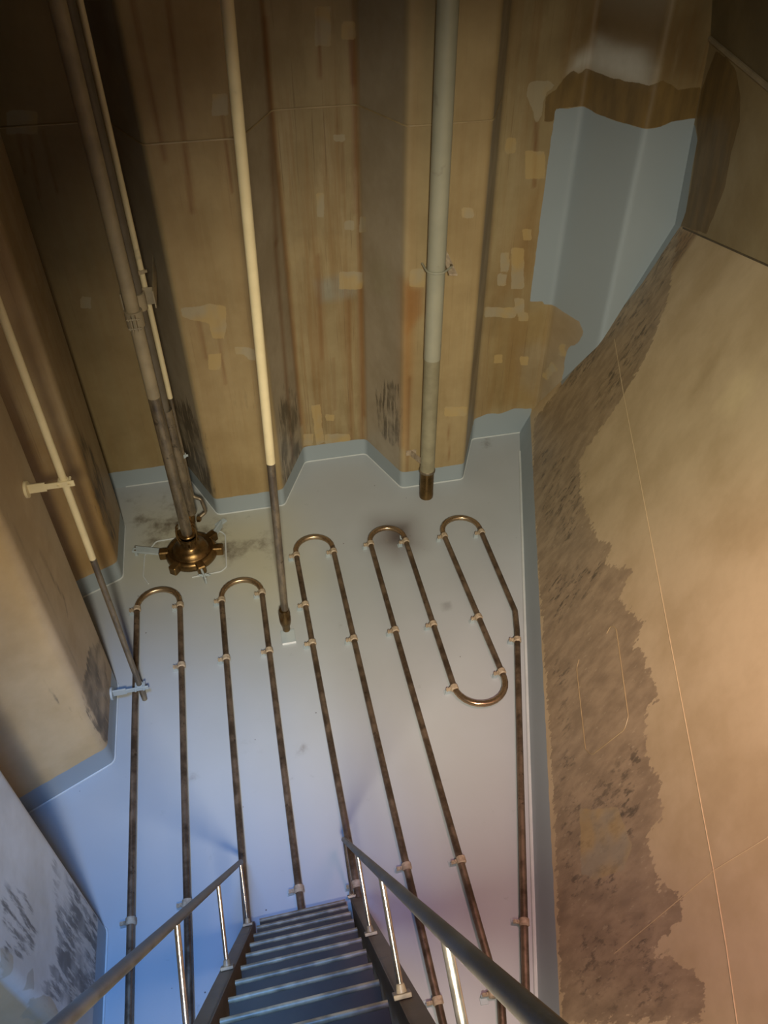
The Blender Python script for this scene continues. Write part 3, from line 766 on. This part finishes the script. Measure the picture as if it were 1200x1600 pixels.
# U-bolt with angle bracket
zu = zrow(bx, by - BR, 427)
ub = [(bx + .012, by + .030, zu)] + [(bx + (BR + .002) * math.cos(w), by + (BR + .002) * math.sin(w), zu) for w in np.linspace(math.radians(-5), math.radians(-185), 20)] + [(bx - BR - .002, by + .03, zu)]
ub = [(bx + .026, by + .004, zu)] + [(bx + (BR + .0015) * math.cos(w), by + (BR + .0015) * math.sin(w), zu) for w in np.linspace(math.radians(-50), math.radians(-185), 20)] + [(bx - BR - .0015, by + .026, zu)]
br = MB(); br.tube(smooth_path(ub, .004, 3), .0017, 10); ubo = br.build('u_bolt', M_GREYPIPE, drp)
mb = MB()
pa = np.array([bx + .0225, by + .006, zu])
mb.add([(bx + .016, by + .034, zu + .014), (bx + .026, by + .034, zu + .014), (bx + .034, by - .006, zu - .009), (bx + .020, by - .006, zu - .007),
        (bx + .016, by + .034, zu + .0115), (bx + .026, by + .034, zu + .0115), (bx + .034, by - .006, zu - .0115), (bx + .020, by - .006, zu - .0095)],
       [(0, 1, 2, 3), (7, 6, 5, 4), (0, 4, 5, 1), (1, 5, 6, 2), (2, 6, 7, 3), (3, 7, 4, 0)])
ab = mb.build('angle_bracket', M_CLAMP, drp)
mb = MB(); mb.lathe((bx + .026, by + .006, zu - .001), [(.0022, 0), (.0022, .004)], 12, (0, -.4, 1)); mb.build('bolt', M_BEADDARK, ab)
# lower stay
zs = zrow(bx, by, 722)
p0 = np.array(segs_hit(642, 708, BP)); p1 = np.array([bx - .012, by - .002, zs + .004])
d = p1 - p0; L = np.linalg.norm(d); d /= L; s_ = np.cross(d, (0, 0, 1.)); s_ /= np.linalg.norm(s_); u_ = np.cross(s_, d)
mb = MB(); mb.box((p0 + p1) / 2, (L, .002, .0135), [d, s_, u_]); mb.box(p0 + np.array([0, -.001, .002]), (.020, .0016, .012)); mb.build('stay_bar', M_CLAMP, drp)

# ------------------------------------------------------------------ slanting-looking cream pipe by the left bulkhead
lx, ly = -.2225 * .740 / .760, .740
lft = thing('stripping_pipe', 'cream pipe with bare lower end held off the left bulkhead by two brackets', 'pipe', (lx, ly, 0))
zt = zrow(lx, ly, 873); zb = zrow(lx, ly, 1062)
ze = .001
MB().tube([(lx, ly, zt), (lx, ly, ZT)], .0043, 20).build('coated_length', M_CREAM, lft)
MB().tube([(lx, ly, ze), (lx, ly, zt)], .0041, 20).build('bare_length', M_DULLPIPE, lft)
def wall_bracket(zz, mat, long):
    yb = ly - .006
    mb = MB(); mb.lathe((XF, yb, zz), [(.010, .0), (.010, .003)], 20, (1, 0, 0))
    mb.box((XF + .012, yb, zz), (.020, .0022, .012)); mb.box(((XF + lx) / 2 + .010, yb, zz), (abs(lx - XF) - .004 + long, .0018, .0075))
    o = mb.build('wall_bracket', mat, lft)
    mb = MB()
    for k in (-.0058, .0062): mb.tube([(lx + k, yb - .004, zz), (lx + k, ly + .006, zz)], .0015, 8)
    mb.lathe((lx, ly, zz - .003), [(.0044, 0), (.0056, .0004), (.0056, .006), (.0044, .0064)], 18)
    mb.build('clip', mat, o)
wall_bracket(zrow(lx, ly, 752), M_CREAM, .008)
wall_bracket(zrow(lx, ly, 1071), M_BLUESTEEL, .010)

# ------------------------------------------------------------------ stair
KX0, KX1 = -.0735, .0305
def nose(z): return -.5196 * z + .3862
sd = np.array([0, -.5196, 1.0]); sd /= np.linalg.norm(sd)
pn = np.array([0, 1, .5196]); pn /= np.linalg.norm(pn)
X_ = np.array([1., 0, 0])
ax = [sd, X_, pn]
st = thing('stair', 'steep grey ship stair with open treads and pipe handrails, in the foreground', 'stair', (-.0215, .36, 0))
for sg, xx in ((-1, KX0 - .0075), (1, KX1 + .0075)):
    p0 = np.array([xx, nose(.020), .020]); zt_ = 1.12; p1 = np.array([xx, nose(zt_), zt_])
    mb = MB(); c_ = (p0 + p1) / 2 - pn * .020; L = np.linalg.norm(p1 - p0)
    mb.box(c_, (L, .0020, .040), [sd, X_, pn], False)
    mb.box((p0 + p1) / 2 - pn * .001 + X_ * sg * .0055, (L, .012, .002), [sd, X_, pn], False)
    mb.box((p0 + p1) / 2 - pn * .039 + X_ * sg * .0055, (L, .012, .002), [sd, X_, pn], False)
    mb.build('stringer', M_STRING, st, smooth=False)
for xx in (KX0 + .004, KX1 - .004):
    mb = MB(); yy = nose(.026) - .022
    mb.box((xx, yy, .014), (.0045, .012, .028)); mb.box((xx, yy, .0012), (.010, .020, .0024)); mb.build('foot', M_STRING, st)
z = .026
while z < .98:
    yn = nose(z)
    if z < .90:
        mb = MB(); mb.tube([(KX0, yn, z), (KX1, yn, z)], .0021, 12)
        tr = mb.build('tread', M_NOSE, st)
        mb = MB(); mb.box(((KX0 + KX1) / 2, yn - .0165, z - .0012), (KX1 - KX0, .033, .0022)); mb.box(((KX0 + KX1) / 2, yn - .033, z - .006), (KX1 - KX0, .002, .012))
        mb.build('tread_plate', M_TREAD, tr)
        mb = MB(); mb.tube([(KX0, yn - .013, z + .0002), (KX1, yn - .013, z + .0004)], .0014, 8); mb.build('grip_bar', M_STRING, tr)
        mb = MB(); mb.tube([(KX0, yn - .024, z + .0002), (KX1, yn - .024, z + .0002)], .0012, 8); mb.build('grip_bar', M_STRING, tr)
    z += .0506
PX0, PX1, RH = -.0858, .0398, .0690
def onst(xx, zz, off=0): return np.array([xx, nose(zz), zz]) + pn * off
for xx, sg in ((PX0, -1), (PX1, 1)):
    # the rail ends at the lowest post
    mb = MB(); mb.tube(smooth_path([onst(xx, .045, .002), onst(xx, .045, RH), onst(xx, 1.16, RH)], .004, 4), [.0030] * 7 if False else .0030, 18); mb.v = mb.v
    rail = MB(); rail.tube([onst(xx, .043, RH), onst(xx, 1.14, RH)], .0030, 20); rail.build('handrail', M_RAIL, st)
    for k, zz in enumerate([.045 if sg < 0 else .010, .270, .478, .688, .898]):
        if k == 4: continue
        mb = MB(); b_ = onst(xx, zz, .0); t_ = onst(xx, max(zz, .045), RH)
        if k == 0: t_ = onst(xx, .047, RH)
        mb.tube([b_ + pn * .002, t_], .00195, 16); po = mb.build('post', M_CHROME, st)
        mb = MB(); mb.box(b_ + pn * .0018, (.010, .011, .0028), [sd, X_, pn]); mb.lathe(b_ + pn * .003, [(.0034, 0), (.0026, .0045), (.002, .005)], 14, pn)
        mb.build('post_foot', M_NOSE, po)

for o in bpy.data.objects:
    if '_org' in o: del o['_org']
